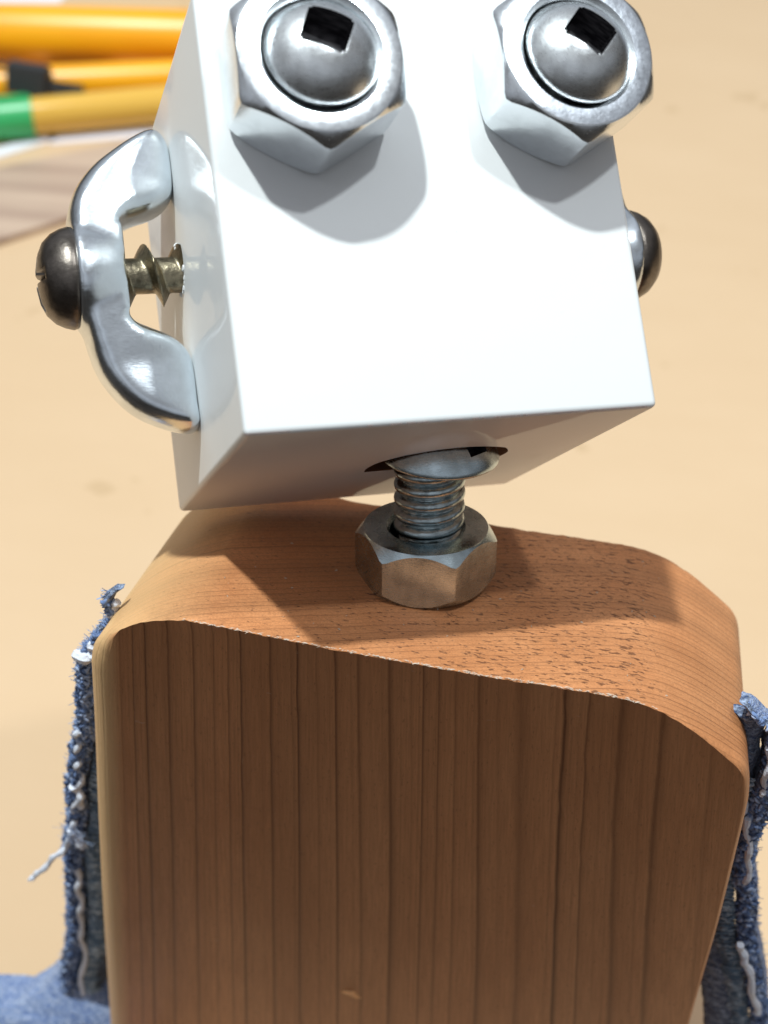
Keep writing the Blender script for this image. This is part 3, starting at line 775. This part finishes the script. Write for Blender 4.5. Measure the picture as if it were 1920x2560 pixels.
# black spring clip over the middle marker
o, l = thing('binder_clip', (-26.23, 44.83, TABLE + 1.895), (-23.89, 44.83, TABLE + 1.672), 'small black clip resting on the yellow marker above the green cap', 'clip')
bm = bmesh.new()
for (x0, x1, y0, y1, z0, z1) in ((0, 1.9, -.7, .6, -.3, .9), (1.7, 3.5, -.45, .2, -.2, .35)):
    v = bmesh.ops.create_cube(bm, size=1)['verts']
    for q in v: q.co = Vector(((x0 + x1) / 2 + q.co.x * (x1 - x0), (y0 + y1) / 2 + q.co.y * (y1 - y0) * (1.0 if q.co.z < 0 else .45), (z0 + z1) / 2 + q.co.z * (z1 - z0)))
bmesh.ops.bevel(bm, geom=list(bm.edges), offset=.06, segments=2, affect='EDGES')
link('clip_body', finish(bm, 'clip_body'), BLACK, o)
bm = bmesh.new(); tube(bm, [(.2, 0, .5), (-.6, .3, .6), (-1.2, .2, .4), (-.6, -.2, .45), (.2, -.15, .45)], .07, 6)
link('wire_handle', finish(bm, 'wire'), BLACK, o)
# dark fluted rods filling the gap between the two upper markers
def fluted_rod(a, b, r, label):
    o, l = thing('dark_rod', a, b, label, 'drill bit', 'dark rods lying between the yellow markers')
    bm = bmesh.new(); rows = []
    for j in range(61):
        t = j / 60; row = []
        for i in range(12):
            th = 2 * math.pi * i / 12 + t * 14; rr = r * (1 if t < .35 else (.72 + .28 * abs(math.cos(th - t * 14)))) * (1 if t < .95 else 1 - (t - .95) * 18)
            row.append((t * l, rr * math.cos(th), rr * math.sin(th)))
        rows.append(row)
    grid(bm, rows); link('rod_body', finish(bm, 'rod_body'), BLACK, o)
fluted_rod((-32.03, 48.28, TABLE + 0.39), (-27.34, 48.95, TABLE + 0.39), .33, 'dark rod at the frame edge between the two yellow markers')
fluted_rod((-26.45, 49.12, TABLE + 0.39), (-23.22, 49.45, TABLE + 0.39), .33, 'short dark rod in the gap between the two yellow markers')
def flat(name, poly, h, m, label, cat, z=TABLE, amp=0, **kw):
    bm = bmesh.new(); rows = []
    cx_ = sum(p[0] for p in poly) / len(poly); cy_ = sum(p[1] for p in poly) / len(poly)
    P = spline([(a, b, 0) for a, b in poly] + [(poly[0][0], poly[0][1], 0)], 1)[:-1]
    for zz, s in ((.004, 1), (h * .8, 1), (h, .995)):
        rows.append([((p.x - cx_) * s, (p.y - cy_) * s, zz + amp * math.sin(p.x * 1.3)) for p in P])
    grid(bm, rows); me = finish(bm, name, False)
    o = link(name, me, m, None, Matrix.Translation((cx_, cy_, z))); o['label'] = label; o['category'] = cat
    for k_, v in kw.items(): o[k_] = v
    return o
flat('paper_strip', [(-28.68, 39.25), (-24.0, 43.71), (-23.66, 43.1), (-26.12, 40.48), (-28.57, 38.14)], .06, PAPER, 'white paper strip in front of the green cap at the frame edge', 'paper', group='white paper strips by the pens')
flat('paper_strip', [(-24.22, 43.38), (-19.87, 45.05), (-16.97, 45.61), (-16.75, 44.6), (-19.65, 44.05), (-23.78, 42.6)], .06, PAPER, 'white paper strip below the pale gold pen, reaching behind the ear', 'paper', group='white paper strips by the pens')
flat('paper_sheet', [(-38.16, 57.09), (-29.24, 58.43), (-29.57, 63.89), (-38.16, 63.89)], .05, PAPER, 'white paper sheet behind the largest marker in the corner', 'paper')
flat('shaded_strip', [(-29.24, 36.69), (-19.43, 43.71), (-15.64, 45.5), (-14.19, 39.59), (-18.42, 38.14), (-23.55, 32.9), (-28.12, 29.22)], .28, SHEET, 'flat strip coloured brown as tan wood in soft shadow, in front of the pens', 'shaded strip')  # flat piece whose colour carries a soft shadow
o = marker((-29.24, 60.77, TABLE + 0.669), (-15.86, 61.22, TABLE + 0.669), .56, mat('lime_plastic', (.72, .62, .02), .4), mat('lime_cap', (.72, .62, .02), .4), 'thin yellow green pen lying far behind, only its lower edge in view', .3, False)
